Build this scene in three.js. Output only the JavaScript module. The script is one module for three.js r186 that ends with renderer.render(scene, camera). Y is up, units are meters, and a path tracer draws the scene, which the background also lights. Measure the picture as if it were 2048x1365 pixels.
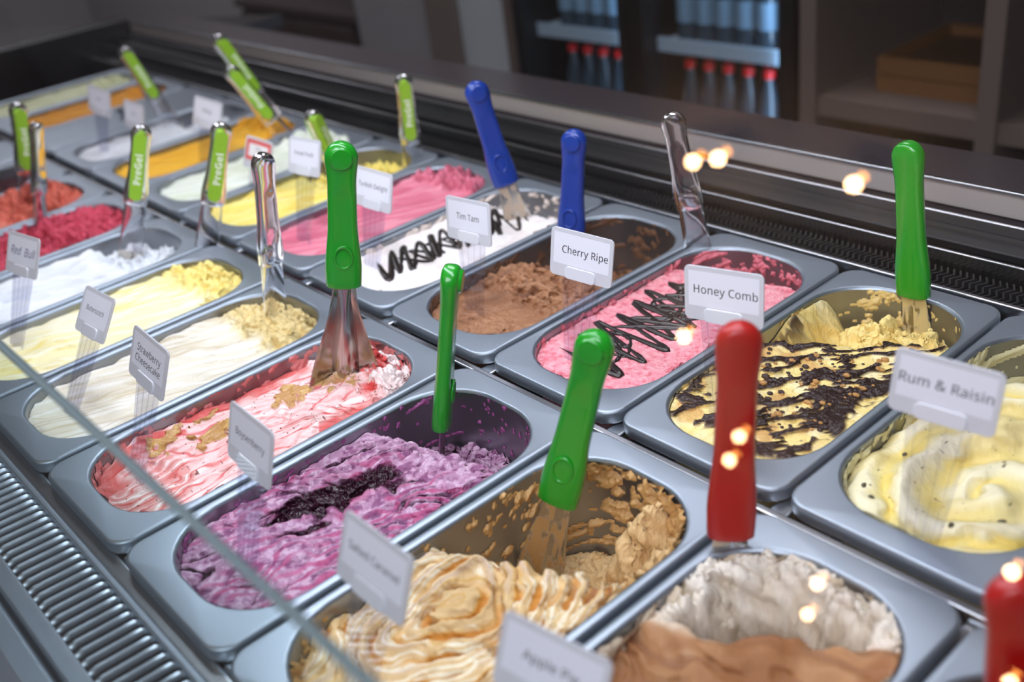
import * as THREE from 'three';
import { mergeGeometries, mergeVertices } from 'three/addons/utils/BufferGeometryUtils.js';
import { RoundedBoxGeometry } from 'three/addons/geometries/RoundedBoxGeometry.js';
import { RectAreaLightUniformsLib } from 'three/addons/lights/RectAreaLightUniformsLib.js';

// ───────────────────────── camera, lights, exposure ─────────────────────────
// y = 0 is the rim of the ice-cream pans, x runs along the case, -z is the staff side.
const scene = new THREE.Scene();
const camera = new THREE.PerspectiveCamera(36.123, 2048 / 1365, 0.02, 40);
const EYE = new THREE.Vector3(0.54697, 0.49189, 0.13752);
camera.position.copy(EYE);
camera.up.set(-0.29115, 0.86561, -0.40737);
camera.lookAt(EYE.x - 0.69351, EYE.y - 0.48429, EYE.z - 0.53339);
camera.focus = 0.93;
camera.userData.fStop = 3.5;
scene.add(camera);
const renderer = new THREE.WebGLRenderer({ antialias: true });
renderer.toneMapping = THREE.LinearToneMapping;
renderer.toneMappingExposure = 1.0;
renderer.shadowMap.enabled = true;
RectAreaLightUniformsLib.init();
scene.background = new THREE.Color(0x050505);

const names = new Map();
const numbered = (n) => { const k = names.get(n) || 0; names.set(n, k + 1); return k ? n + '_' + String(k).padStart(3, '0') : n; };
function tag(o, label, category, group) { o.userData.label = label; o.userData.category = category; if (group) o.userData.group = group; return o; }
function add(o, name, label, category, group) { o.name = numbered(name); scene.add(o); return tag(o, label, category, group); }
function thing(name, label, category, p = [0, 0, 0], group) { const g = new THREE.Group(); g.position.set(...p); return add(g, name, label, category, group); }
function part(parent, name, geo, mat) { const m = new THREE.Mesh(geo, mat); m.name = name; m.castShadow = m.receiveShadow = true; parent.add(m); return m; }
function struct(name, geo, mat) { const m = new THREE.Mesh(geo, mat); m.name = name; m.userData.kind = 'structure'; m.userData.label = name.replace(/_/g, ' '); m.castShadow = m.receiveShadow = true; scene.add(m); return m; }
function areaLight(w, h, color, intensity, pos, look) {
  const l = new THREE.RectAreaLight(color, intensity, w, h); l.position.set(...pos); l.lookAt(...look); l.castShadow = true; scene.add(l); return l;
}
const std = (color, roughness = 0.5, metalness = 0, extra = {}) => new THREE.MeshStandardMaterial({ color, roughness, metalness, ...extra });
const phys = (p) => new THREE.MeshPhysicalMaterial(p);
function box(x0, x1, y0, y1, z0, z1, r = 0) {
  const g = r ? new RoundedBoxGeometry(x1 - x0, y1 - y0, z1 - z0, 2, r) : new THREE.BoxGeometry(x1 - x0, y1 - y0, z1 - z0);
  return g.translate((x0 + x1) / 2, (y0 + y1) / 2, (z0 + z1) / 2);
}

// case light: LED strip under the front rail of the glass top
const LED = { x0: -0.98, x1: 0.36, y: 0.60, z: -0.30 };
areaLight(LED.x1 - LED.x0, 0.10, 0xe4eeff, 12, [(LED.x0 + LED.x1) / 2, LED.y - 0.004, LED.z], [(LED.x0 + LED.x1) / 2, 0, LED.z - 0.03]);
// added fill lights up at the ceiling, all out of view
areaLight(1.2, 0.6, 0xf4f4ff, 8.0, [-0.9, 1.93, -1.35], [-0.9, 0, -1.35]);  // added to lift the staff-side background
areaLight(2.0, 2.6, 0xf0f1ff, 7.0, [1.45, 1.93, 2.3], [1.45, 0, 2.3]);  // added to fill the sign faces and steel from the customer side
areaLight(1.2, 0.6, 0xf4f4ff, 9.0, [-4.6, 1.93, -1.2], [-4.6, 0, -1.2]);  // added to brighten the floor beyond the dark counter

// ───────────────────────── noise ─────────────────────────
function hash(i, j, s) { let h = (i * 374761393 + j * 668265263 + s * 1274126177) | 0; h = Math.imul(h ^ (h >>> 13), 1274126177); h ^= h >>> 16; return (h >>> 0) / 4294967295; }
function N(x, y, s) {
  const i = Math.floor(x), j = Math.floor(y); let u = x - i, v = y - j; u = u * u * (3 - 2 * u); v = v * v * (3 - 2 * v);
  const a = hash(i, j, s), b = hash(i + 1, j, s), c = hash(i, j + 1, s), d = hash(i + 1, j + 1, s);
  return (a + (b - a) * u + (c - a) * v + (a - b - c + d) * u * v) * 2 - 1;
}
function F(x, y, o, s) { let a = 0, w = 0.5; for (let k = 0; k < o; k++) { a += w * N(x, y, s + k * 17); x = x * 2.03 + 5.1; y = y * 2.03 - 3.7; w *= 0.5; } return a; }
function BW(x, y, o, s) { let a = 0, w = 0.5; for (let k = 0; k < o; k++) { a += w * (1 - Math.abs(N(x, y, s + k * 13))); x = x * 2.1 + 1.3; y = y * 2.1 + 7.9; w *= 0.5; } return a; } // 0..1, rounded crests
const sm = (a, b, x) => { let t = (x - a) / (b - a); t = t < 0 ? 0 : t > 1 ? 1 : t; return t * t * (3 - 2 * t); };
const lerp = (a, b, t) => a + (b - a) * t;
let seedState = 12345;
const rnd = () => { seedState = (Math.imul(seedState, 1664525) + 1013904223) | 0; return (seedState >>> 0) / 4294967296; };

// ───────────────────────── shared materials ─────────────────────────
const grainTex = (() => {
  const n = 256, d = new Uint8Array(n * n * 4);
  for (let j = 0; j < n; j++) for (let i = 0; i < n; i++) {
    let v = 0, w = 0.55;
    for (let k = 0, p = 16; k < 4; k++, p *= 2) { // tileable value noise
      const x = i / n * p, y = j / n * p, a = Math.floor(x), b = Math.floor(y), fx = x - a, fy = y - b, u = fx * fx * (3 - 2 * fx), t = fy * fy * (3 - 2 * fy);
      const h = (q, r) => hash(((q % p) + p) % p, ((r % p) + p) % p, 91 + k);
      v += w * lerp(lerp(h(a, b), h(a + 1, b), u), lerp(h(a, b + 1), h(a + 1, b + 1), u), t); w *= 0.55;
    }
    const c = Math.max(0, Math.min(255, v * 210)); d.set([c, c, c, 255], (j * n + i) * 4);
  }
  const t = new THREE.DataTexture(d, n, n); t.wrapS = t.wrapT = THREE.RepeatWrapping; t.magFilter = THREE.LinearFilter; t.needsUpdate = true; return t;
})();
const brushTex = (() => { // brushed steel: fine streaks along u
  const w = 64, h = 256, d = new Uint8Array(w * h * 4);
  for (let j = 0; j < h; j++) for (let i = 0; i < w; i++) { const c = 150 + 50 * hash(0, j, 5) + 30 * (hash(i >> 3, j, 6) - 0.5); d.set([c, c, c, 255], (j * w + i) * 4); }
  const t = new THREE.DataTexture(d, w, h); t.wrapS = t.wrapT = THREE.RepeatWrapping; t.magFilter = THREE.LinearFilter; t.needsUpdate = true; return t;
})();
const steelPan = std(0x99a3ad, 0.44, 0.86);
const steelWell = std(0x989ba0, 0.32, 0.95);
const steelRail = std(0xc3c6ca, 0.22, 1);
const steelSlat = std(0xa9b3bc, 0.33, 0.95);
const steelDark = std(0x6d7074, 0.35, 0.9);
const steelBrushed = std(0xbcb8b4, 0.34, 1, { roughnessMap: brushTex });
const blackPlastic = std(0x0d0d0e, 0.45);
const duct = std(0x1a1b1d, 0.7);
const clearPlastic = phys({ color: 0xf6f4f8, roughness: 0.06, transmission: 1, thickness: 0.01, ior: 1.46 });
const clearSheet = phys({ color: 0xf3f3f8, roughness: 0.04, transmission: 1, thickness: 0, ior: 1.46 });
const glassPane = phys({ color: 0xffffff, roughness: 0, transmission: 1, thickness: 0, ior: 1.5 });
const glassTinted = phys({ color: 0xe6efee, roughness: 0, transmission: 1, thickness: 0, ior: 1.5 });
const glassEdge = phys({ color: 0x8fa3a6, roughness: 0.25, transmission: 0.35, thickness: 0.006, ior: 1.5 });

// ───────────────────────── the room ─────────────────────────
const wallPaint = std(0x8d8a8a, 0.85), darkPaint = std(0x3a3433, 0.85), ceilPaint = std(0xcfcfd0, 0.9), floorMat = std(0x8f8d8c, 0.55);
struct('floor', box(-7, 3.2, -1.05, -0.95, -3.2, 5.2), floorMat);
struct('ceiling', box(-7, 3.2, 1.95, 2.05, -3.2, 5.2), ceilPaint);
struct('wall_back', box(-7, 3.2, -0.95, 1.95, -2.6, -2.4), wallPaint);
struct('wall_front', box(-7, 3.2, -0.95, 1.95, 5.0, 5.2), std(0xb9b0a8, 0.85));
struct('wall_left', box(-7.0, -6.8, -0.95, 1.95, -2.4, 5.0), wallPaint);
struct('wall_right', box(3.0, 3.2, -0.95, 1.95, -2.4, 5.0), darkPaint);
// partition beside the fridges, with brown uprights
struct('wall_service', box(-2.56, -1.66, -0.95, 1.95, -1.95, -1.80), std(0x8b8a8c, 0.8));
struct('trim_1', box(-2.13, -1.985, -0.95, 1.95, -1.80, -1.775), std(0x6a5f59, 0.7));
struct('trim_2', box(-1.975, -1.755, -0.95, 1.95, -1.80, -1.785), std(0xa9b0b3, 0.7));
struct('trim_3', box(-1.75, -1.66, -0.95, 1.95, -1.80, -1.765), std(0x5d5049, 0.7));

// added glowing panels that go with the fill lights, and spot lamps
for (const [x, z, c, l, w, d] of [[-0.9, -1.35, 0xf4f4ff, 'small added fill light panel above the staff aisle', 0.6, 0.3], [1.45, 2.3, 0xf0f1ff, 'large added fill light panel above the shop floor', 1.0, 1.3], [-4.6, -1.2, 0xf4f4ff, 'small added fill light panel beyond the dark counter', 0.6, 0.3]]) {
  const t = thing('added_fill_panel', l, 'ceiling light', [x, 1.95, z]);
  part(t, 'frame', mergeGeometries([box(-w - 0.03, w + 0.03, -0.02, 0, -d - 0.03, -d), box(-w - 0.03, w + 0.03, -0.02, 0, d, d + 0.03), box(-w - 0.03, -w, -0.02, 0, -d, d), box(w, w + 0.03, -0.02, 0, -d, d)]), std(0xdddddd, 0.5));
  part(t, 'diffuser', box(-w, w, -0.012, -0.004, -d, d), std(0xffffff, 0.6, 0, { emissive: c, emissiveIntensity: 1.5 }));
}
{
  const spots = [[-1.114, 0.976], [-1.03, 0.95], [-0.653, 0.942], [-1.272, 1.596], [-1.123, 1.93], [-1.183, 2.063], [-0.901, 2.465], [-0.96, 2.666], [-0.283, 1.992], [-0.28, 2.455]];
  const can = new THREE.LatheGeometry([[0.001, 0], [0.03, 0], [0.032, -0.01], [0.032, -0.05], [0.027, -0.05], [0.026, -0.02], [0.001, -0.02]].map(a => new THREE.Vector2(...a)), 24);
  const canM = std(0x222222, 0.4), bulbM = std(0xffc27a, 0.5, 0, { emissive: 0xffa24a, emissiveIntensity: 24 });
  for (const [x, z] of spots) {
    const t = thing('ceiling_spotlight', 'small black ceiling spotlight with warm bulb over the shop floor', 'spotlight', [x, 1.95, z], 'warm ceiling spotlights');
    part(t, 'housing', can, canM);
    part(t, 'bulb', new THREE.SphereGeometry(0.0145, 16, 12).scale(1, 0.5, 1).translate(0, -0.042, 0), bulbM);
    const l = new THREE.PointLight(0xffc890, 0.12); l.position.set(x, 1.87, z); l.castShadow = true; scene.add(l);
  }
}

// ───────────────────────── display case ─────────────────────────
const PA = 0.1685, PB = 0.1672, XB = -0.1559, ZB = -0.3659, LP = 0.3487, WP = 0.165;
const panX = (row, i) => (row === 'A' ? -(i - 4) * PA : -(i - 4) * PB + XB) - WP / 2;
const panZ = (row) => (row === 'A' ? 0 : ZB) - LP / 2;
const CX0 = -2.10, CX1 = 1.0;
const kase = thing('display_case', 'long stainless steel ice cream display case with vented edges', 'display case', [0, -0.95, 0]);
const K = (name, geo, mat) => part(kase, name, geo.translate(0, 0.95, 0), mat);
{
  K('cabinet_body', mergeGeometries([box(CX0, CX1, -0.95, -0.16, -0.86, 0.09), box(CX0, CX1, -0.16, -0.03, 0.084, 0.1), box(CX0, CX1, -0.16, 0.0, -0.86, -0.80), box(CX1 - 0.03, CX1, -0.16, 0, -0.80, 0.068)]), steelDark);
  K('end_panel', box(CX0 - 0.03, CX0, -0.95, 0.055, -0.86, 0.09, 0.006), std(0x1c1b1c, 0.25));
  // rails that carry the pans
  K('front_rail', box(CX0, CX1, -0.03, -0.0125, -0.004, 0.012, 0.003), steelRail);
  K('centre_rail', box(CX0, CX1, -0.03, -0.0065, -0.3595, -0.3518, 0.002), steelRail);
  K('centre_channel', box(CX0, CX1, -0.05, -0.03, -0.375, -0.338), steelDark);
  K('back_rail', box(CX0, CX1, -0.03, 0.0005, -0.7245, -0.7185, 0.0015), steelRail);
  for (let i = 1; i <= 13; i++) K('cross_bar', box(panX('A', i) - PA / 2 - 0.009, panX('A', i) - PA / 2 + 0.009, -0.022, -0.0135, -0.352, -0.004, 0.003), steelRail);
  for (let i = 0; i <= 13; i++) K('cross_bar', box(panX('B', i) - PB / 2 - 0.009, panX('B', i) - PB / 2 + 0.009, -0.022, -0.0135, -0.718, -0.3595, 0.003), steelRail);
  // louvred grille on the customer side: each slat a bar across, with rounded nose
  K('grille_inner_flange', box(CX0, CX1, -0.016, -0.002, 0.0125, 0.0185, 0.002), steelPan);
  K('grille_outer_flange', box(CX0, CX1, -0.016, -0.001, 0.065, 0.0795, 0.002), steelPan);
  K('grille_duct', box(CX0, CX1, -0.07, -0.05, 0.012, 0.084), duct);
  K('front_ledge', box(CX0, CX1, -0.03, -0.005, 0.083, 0.15, 0.004), steelPan);
  const pts = [[0.0165, -0.010], [0.0185, -0.0055], [0.022, -0.0035], [0.03, -0.003], [0.060, -0.0022], [0.066, -0.004]];
  const slat = (() => { // a curved stamped finger, tilted along the case so that the openings face the pans
    const w = 0.0048;
    const rings = pts.map(([z, y]) => { const r = []; for (let k = 0; k <= 5; k++) { const u = k / 5 * 2 - 1; r.push(new THREE.Vector3(u * w / 2, y + 0.0016 * (1 - u * u) - 0.0016 * u, z)); } for (let k = 5; k >= 0; k--) { const u = k / 5 * 2 - 1; r.push(new THREE.Vector3(u * w / 2, y - 0.0016 - 0.0016 * u, z)); } return r; });
    return loft(rings, true);
  })();
  for (let k = 0, x = -1.7; x < 0.30; x += 0.0119, k++) K('slat', slat.clone().translate(x, 0, 0), steelSlat);
  // ventilation strip on the staff side
  K('vent_bed', box(CX0, CX1, -0.03, -0.014, -0.778, -0.7255), blackPlastic);
  const ribs = [];
  for (let x = -1.9; x < 0.95; x += 0.0066) for (let r = 0; r < 4; r++) {
    const g = new THREE.BoxGeometry(0.0016, 0.011, 0.0118); g.rotateY(r % 2 ? 0.5 : -0.5); g.translate(x + (r % 2) * 0.0, -0.0085, -0.7315 - r * 0.0102); ribs.push(g);
  }
  const vr = K('vent_mesh', mergeGeometries(ribs), std(0x2a2b2d, 0.3, 0.3)); vr.userData.kind = 'stuff';
  K('vent_edge', box(CX0, CX1, -0.02, 0.012, -0.7765, -0.7725, 0.0012), steelRail);
  K('slot_floor', box(CX0, CX1, -0.01, 0.0, -0.86, -0.7765), blackPlastic);
  K('slot_step', box(CX0, CX1, 0.0, 0.009, -0.838, -0.8, 0.002), std(0x2a2b2d, 0.35, 0.6));
  K('slot_rail', box(CX0, CX1, 0.0, 0.0205, -0.8415, -0.8375, 0.0012), steelRail);
  K('fascia', box(CX0, CX1, 0.018, 0.0465, -0.8645, -0.8625, 0.0008).applyMatrix4(new THREE.Matrix4().makeTranslation(0, 0.018, -0.8635).multiply(new THREE.Matrix4().makeRotationX(-0.16)).multiply(new THREE.Matrix4().makeTranslation(0, -0.018, 0.8635 + 0.003))), std(0xd6cec8, 0.42, 0.75));
  K('fascia_lip', box(CX0, CX1, 0.0440, 0.0475, -0.864, -0.8575, 0.0012), steelRail);
  K('ledge_top', box(CX0 - 0.03, CX1, 0.0, 0.0455, -0.952, -0.8645, 0.003), phys({ color: 0x4a4346, roughness: 0.22, metalness: 0.2, clearcoat: 0.4, clearcoatRoughness: 0.15 }));
  // canopy rail with the LED strip, carried on posts at both ends
  K('canopy_rail', mergeGeometries([box(CX0, CX1, LED.y + 0.012, LED.y + 0.03, LED.z - 0.07, LED.z + 0.07), box(CX0, CX0 + 0.03, 0, LED.y + 0.012, LED.z - 0.015, LED.z + 0.015), box(CX1 - 0.03, CX1, 0, LED.y + 0.012, LED.z - 0.015, LED.z + 0.015)]), std(0xb5b5b5, 0.4, 0.6));
  K('led_strip', box(LED.x0, LED.x1, LED.y, LED.y + 0.01, LED.z - 0.05, LED.z + 0.05), std(0xffffff, 0.5, 0, { emissive: 0xf1f6ff, emissiveIntensity: 3 }));
}

// loft through rings of equal length
function loft(rings, closedEnds = true, capFirst = true) {
  const n = rings[0].length, P = [], I = [];
  for (const r of rings) for (const v of r) P.push(v.x, v.y, v.z);
  for (let a = 0; a < rings.length - 1; a++) for (let k = 0; k < n; k++) { const i = a * n + k, j = a * n + (k + 1) % n; I.push(i, i + n, j, j, i + n, j + n); }
  if (closedEnds) for (const e of capFirst ? [0, rings.length - 1] : [rings.length - 1]) {
    const c = new THREE.Vector3(); rings[e].forEach(v => c.add(v)); c.multiplyScalar(1 / n); const ci = P.length / 3; P.push(c.x, c.y, c.z);
    for (let k = 0; k < n; k++) { const i = e * n + k, j = e * n + (k + 1) % n; e ? I.push(i, ci, j) : I.push(i, j, ci); }
  }
  const g = new THREE.BufferGeometry(); g.setAttribute('position', new THREE.Float32BufferAttribute(P, 3)); g.setIndex(I);
  const uv = []; for (let k = 0; k < P.length / 3; k++) uv.push(P[k * 3] * 4, P[k * 3 + 2] * 4 + P[k * 3 + 1] * 4); g.setAttribute('uv', new THREE.Float32BufferAttribute(uv, 2));
  g.computeVertexNormals(); return g;
}
// front glass: lower sheet and the tilted upper sheet, meeting at a polished edge
{
  const sheet = (name, y0, z0, y1, z1, mat, label, edge) => {
    const t = thing(name, label, 'glass pane', [0, y0, z0]);
    const g = new THREE.BufferGeometry();
    const dy = y1 - y0, dz = z1 - z0;
    g.setAttribute('position', new THREE.Float32BufferAttribute([CX0, 0, 0, CX1, 0, 0, CX1, dy, dz, CX0, dy, dz], 3));
    g.setAttribute('uv', new THREE.Float32BufferAttribute([0, 0, 1, 0, 1, 1, 0, 1], 2));
    g.setIndex([0, 1, 2, 0, 2, 3]); g.computeVertexNormals();
    part(t, 'sheet', g, mat);
    if (edge) { const e = box(CX0, CX1, -0.003, 0.003, -0.0016, 0.0016, 0.0008); const a = Math.atan2(dz, dy); e.rotateX(a - Math.PI / 2); e.translate(0, dy, dz); part(t, 'polished_edge', e, glassEdge); }
    return t;
  };
  sheet('front_glass', -0.005, 0.10, 0.197, 0.02, glassTinted, 'lower front glass of the display case with a polished top edge', true);
  const a = 40 * Math.PI / 180, L = 0.50;
  sheet('top_glass', 0.201, 0.018, 0.201 + L * Math.cos(a), 0.018 - L * Math.sin(a), glassPane, 'tilted upper glass of the display case mirroring the ceiling spotlights', false);
}

// ───────────────────────── pans ─────────────────────────
const HW = 0.0725, HL = 0.151, RI = 0.058, TAPER = 0.055;
function rr(hw, hl, r, y, n = 9) { // ring of a rounded rectangle
  const o = [];
  for (const [sx, sz, a0] of [[1, 1, 0], [-1, 1, 90], [-1, -1, 180], [1, -1, 270]]) for (let k = 0; k <= n; k++) {
    const a = (a0 + 90 * k / n) * Math.PI / 180; o.push(new THREE.Vector3(sx * (hw - r) + r * Math.cos(a), y, sz * (hl - r) + r * Math.sin(a)));
  }
  return o;
}
const flip = (rings) => rings.map(r => r.slice().reverse());
const OW = WP / 2 - 0.0006, OL = LP / 2;
const rimGeo = loft(flip([rr(OW - 0.001, OL - 0.001, 0.019, -0.0125), rr(OW, OL, 0.02, -0.0105), rr(OW, OL, 0.02, -0.003), rr(OW - 0.0008, OL - 0.0008, 0.0195, -0.0009), rr(OW - 0.0028, OL - 0.0028, 0.019, 0),
  rr(HW + 0.003, HL + 0.003, RI + 0.002, 0), rr(HW + 0.0008, HL + 0.0008, RI, -0.0009), rr(HW, HL, RI, -0.003)]), false);
const wellGeo = loft(flip([rr(HW, HL, RI, -0.003), rr(HW - 0.02 * TAPER, HL - 0.02 * TAPER, RI, -0.023), rr(HW - 0.06 * TAPER, HL - 0.06 * TAPER, RI, -0.063), rr(HW - 0.1 * TAPER, HL - 0.1 * TAPER, RI, -0.105), rr(HW - 0.009, HL - 0.009, RI - 0.003, -0.113), rr(HW - 0.018, HL - 0.018, RI - 0.012, -0.117), rr(0.01, 0.08, 0.009, -0.117)]), true, false);
function makePan(row, i, label) {
  const t = thing('steel_pan', label, 'pan', [panX(row, i), 0, panZ(row)], 'steel ice cream pans');
  part(t, 'rim', rimGeo, steelPan); part(t, 'well', wellGeo, steelWell);
  return t;
}

// ───────────────────────── ice cream ─────────────────────────
const halfW = (z, hw, hl) => { const q = Math.abs(z) - (hl - RI); return q <= 0 ? hw : hw - RI + Math.sqrt(Math.max(0, RI * RI - q * q)); };
const wallDist = (x, z) => { // distance to the inner wall
  const ax = Math.abs(x), az = Math.abs(z), qx = ax - (HW - RI), qz = az - (HL - RI);
  if (qx > 0 && qz > 0) return RI - Math.hypot(qx, qz);
  return Math.min(HW - ax, HL - az);
};
const C = (r, g, b) => [r / 255, g / 255, b / 255];
const O = { h: 0, r: 0, g: 0, b: 0, ro: 0.5 };
const put = (c) => { O.r = c[0]; O.g = c[1]; O.b = c[2]; };
const mix = (c, t) => { if (t <= 0) return; if (t > 1) t = 1; O.r += (c[0] - O.r) * t; O.g += (c[1] - O.g) * t; O.b += (c[2] - O.b) * t; };
function makeIce(row, i, f, { nx = 90, nz = 180, tw = 256, th = 512, bump = 0.0008, gloss = false, rag = 0.005, label }) {
  const P = [], U = [], I = [];
  for (let b = 0; b <= nz; b++) {
    const z0 = -HL + 2 * HL * b / nz, w0 = halfW(z0 * 0.9995, HW, HL);
    for (let a = 0; a <= nx; a++) {
      const x0 = (a / nx * 2 - 1) * w0; f(x0, z0); const h = Math.min(O.h, 0.03), d = Math.max(0, -h);
      const k = 1 - TAPER * d / HW - 0.004, kz = 1 - TAPER * d / HL - 0.002;
      P.push(x0 * k, h, z0 * kz); U.push((x0 + HW) / (2 * HW), (z0 + HL) / (2 * HL));
    }
  }
  const n = nx + 1;
  for (let b = 0; b < nz; b++) for (let a = 0; a < nx; a++) { const q = b * n + a; I.push(q, q + n, q + 1, q + 1, q + n, q + n + 1); }
  // skirt down into the pan, so that the ice cream has a body
  const edge = []; for (let a = 0; a < nx; a++) edge.push(a); for (let b = 0; b < nz; b++) edge.push(b * n + nx); for (let a = nx; a > 0; a--) edge.push(nz * n + a); for (let b = nz; b > 0; b--) edge.push(b * n);
  const s0 = P.length / 3;
  for (const e of edge) { const y = P[e * 3 + 1]; P.push(P[e * 3] * 0.985, Math.max(-0.1165, y - 0.05), P[e * 3 + 2] * 0.992); U.push(U[e * 2], U[e * 2 + 1]); }
  for (let k = 0; k < edge.length; k++) { const k2 = (k + 1) % edge.length; I.push(edge[k], edge[k2], s0 + k, edge[k2], s0 + k2, s0 + k); }
  const g = new THREE.BufferGeometry(); g.setAttribute('position', new THREE.Float32BufferAttribute(P, 3)); g.setAttribute('uv', new THREE.Float32BufferAttribute(U, 2)); g.setIndex(I); g.computeVertexNormals();
  { const p = g.attributes.position, nn = g.attributes.normal, top = n * (nz + 1), U1 = []; // ragged relief across the steep faces
    for (let k = 0; k < p.count; k++) { let x = p.getX(k), y = p.getY(k), z = p.getZ(k); U1.push((x + 0.6 * y) / 0.04, (z + 0.8 * y) / 0.04); if (k >= top) continue; const sl = sm(0.9, 0.4, nn.getY(k)), wd = sm(0.001, 0.008, wallDist(x, z)); if (sl > 0 && wd > 0) { const a = sl * wd * rag * (F(x * 75 + y * 60, z * 75 - y * 70, 3, 5005) * 2); p.setXYZ(k, x + nn.getX(k) * a, y + nn.getY(k) * a, z + nn.getZ(k) * a); } }
    g.setAttribute('uv1', new THREE.Float32BufferAttribute(U1, 2)); g.computeVertexNormals(); }
  const D = new Uint8Array(tw * th * 4), G = gloss ? new Uint8Array(tw * th * 4) : null;
  for (let b = 0; b < th; b++) for (let a = 0; a < tw; a++) {
    f(((a + 0.5) / tw * 2 - 1) * HW, ((b + 0.5) / th * 2 - 1) * HL); const q = (b * tw + a) * 4;
    D[q] = Math.max(0, Math.min(255, O.r * 255)); D[q + 1] = Math.max(0, Math.min(255, O.g * 255)); D[q + 2] = Math.max(0, Math.min(255, O.b * 255)); D[q + 3] = 255;
    if (G) { G[q + 1] = Math.max(0, Math.min(255, O.ro * 255)); G[q + 3] = 255; }
  }
  const mk = (d, srgb) => { const t = new THREE.DataTexture(d, tw, th); t.magFilter = THREE.LinearFilter; if (srgb) t.colorSpace = THREE.SRGBColorSpace; t.needsUpdate = true; return t; };
  const gt = grainTex.clone(); gt.channel = 1; gt.needsUpdate = true;
  const m = phys({ map: mk(D, true), roughness: gloss ? 1 : 0.55, bumpMap: gt, bumpScale: bump, specularIntensity: 0.6 });
  if (G) m.roughnessMap = mk(G, false);
  const o = new THREE.Mesh(g, m); o.castShadow = o.receiveShadow = true; o.position.set(panX(row, i), 0, panZ(row));
  add(o, 'ice_cream', label, 'ice cream');
  return o;
}
// thin remains of ice cream on the wall of a pan, above the scooped hollow
function smear(ice, f, mask, mat, seed, thick = 0.0025) {
  const ns = 760, nd = 72, ringAt = (d) => rr(HW - TAPER * d, HL - TAPER * d, RI, -d, 24);
  const P = [], I = [], idx = new Map(); const rings = []; for (let k = 0; k <= nd; k++) rings.push(ringAt(0.002 + 0.098 * k / nd));
  const at = (ring, s) => { // walk round a ring by fraction
    const len = ring.cum || (() => { let a = 0; const c = [0]; for (let k = 0; k < ring.length; k++) { a += ring[k].distanceTo(ring[(k + 1) % ring.length]); c.push(a); } ring.cum = c; return c; })();
    const t = s * len[len.length - 1]; let k = 0; while (k < ring.length - 1 && len[k + 1] < t) k++;
    return ring[k].clone().lerp(ring[(k + 1) % ring.length], (t - len[k]) / Math.max(1e-9, len[k + 1] - len[k]));
  };
  const V = []; for (let k = 0; k <= nd; k++) { const row = []; for (let s = 0; s < ns; s++) { const p = at(rings[k], s / ns); f(p.x * 0.97, p.z * 0.98); const m = p.y < O.h - 0.004 ? 0 : mask(p, s / ns, -p.y); row.push([p, m]); } V.push(row); }
  const vert = (k, s) => { const key = k * ns + s; if (idx.has(key)) return idx.get(key); const [p, m] = V[k][s]; const out = new THREE.Vector3(p.x, 0, p.z * 0.6).normalize(); const q = p.clone().addScaledVector(out, -Math.min(1, Math.max(0, m)) * thick - 0.0003); P.push(q.x, q.y, q.z); idx.set(key, P.length / 3 - 1); return P.length / 3 - 1; };
  for (let k = 0; k < nd; k++) for (let s = 0; s < ns; s++) { const s2 = (s + 1) % ns; const ms = [V[k][s][1], V[k][s2][1], V[k + 1][s][1], V[k + 1][s2][1]]; if (Math.max(...ms) <= 0) continue; const a = vert(k, s), b = vert(k, s2), c = vert(k + 1, s), d = vert(k + 1, s2); I.push(a, b, c, b, d, c); }
  if (!I.length) return;
  const g = new THREE.BufferGeometry(); g.setAttribute('position', new THREE.Float32BufferAttribute(P, 3)); g.setIndex(I);
  g.setAttribute('uv', new THREE.Float32BufferAttribute(P.flatMap((v, k) => k % 3 === 0 ? [P[k] * 20 + P[k + 2] * 20, P[k + 1] * 20] : []), 2)); g.computeVertexNormals();
  part(ice, 'wall_smear', g, mat);
}
// ribbons of sauce laid on the surface
function ribbon(ice, f, pts, rad, mat, name = 'chocolate_drizzle', lift = 0.0006) {
  const cv = new THREE.CatmullRomCurve3(pts.map(([x, z]) => new THREE.Vector3(x, 0, z)), false, 'catmullrom', 0.5);
  const n = pts.length * 9, rings = [];
  for (let k = 0; k <= n; k++) {
    const p = cv.getPoint(k / n), t = cv.getTangent(k / n), q = new THREE.Vector3(-t.z, 0, t.x); f(p.x, p.z);
    const w = rad * (0.75 + 0.45 * N(k * 0.21, 3.3, 71) + 0.25 * N(k * 0.9, 1.3, 72)) * Math.min(1, (k + 0.4) / 3, (n - k + 0.4) / 3); const r = [];
    for (let a = 0; a < 8; a++) { const an = a / 8 * Math.PI * 2; r.push(new THREE.Vector3(p.x + q.x * Math.cos(an) * w, O.h + lift + Math.sin(an) * w * 0.55, p.z + q.z * Math.cos(an) * w)); }
    rings.push(r);
  }
  part(ice, name, loft(rings, true), mat);
}
const choc = phys({ color: 0x1e1210, roughness: 0.28, clearcoat: 0.3, clearcoatRoughness: 0.2, bumpMap: grainTex, bumpScale: 0.0004 });

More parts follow.
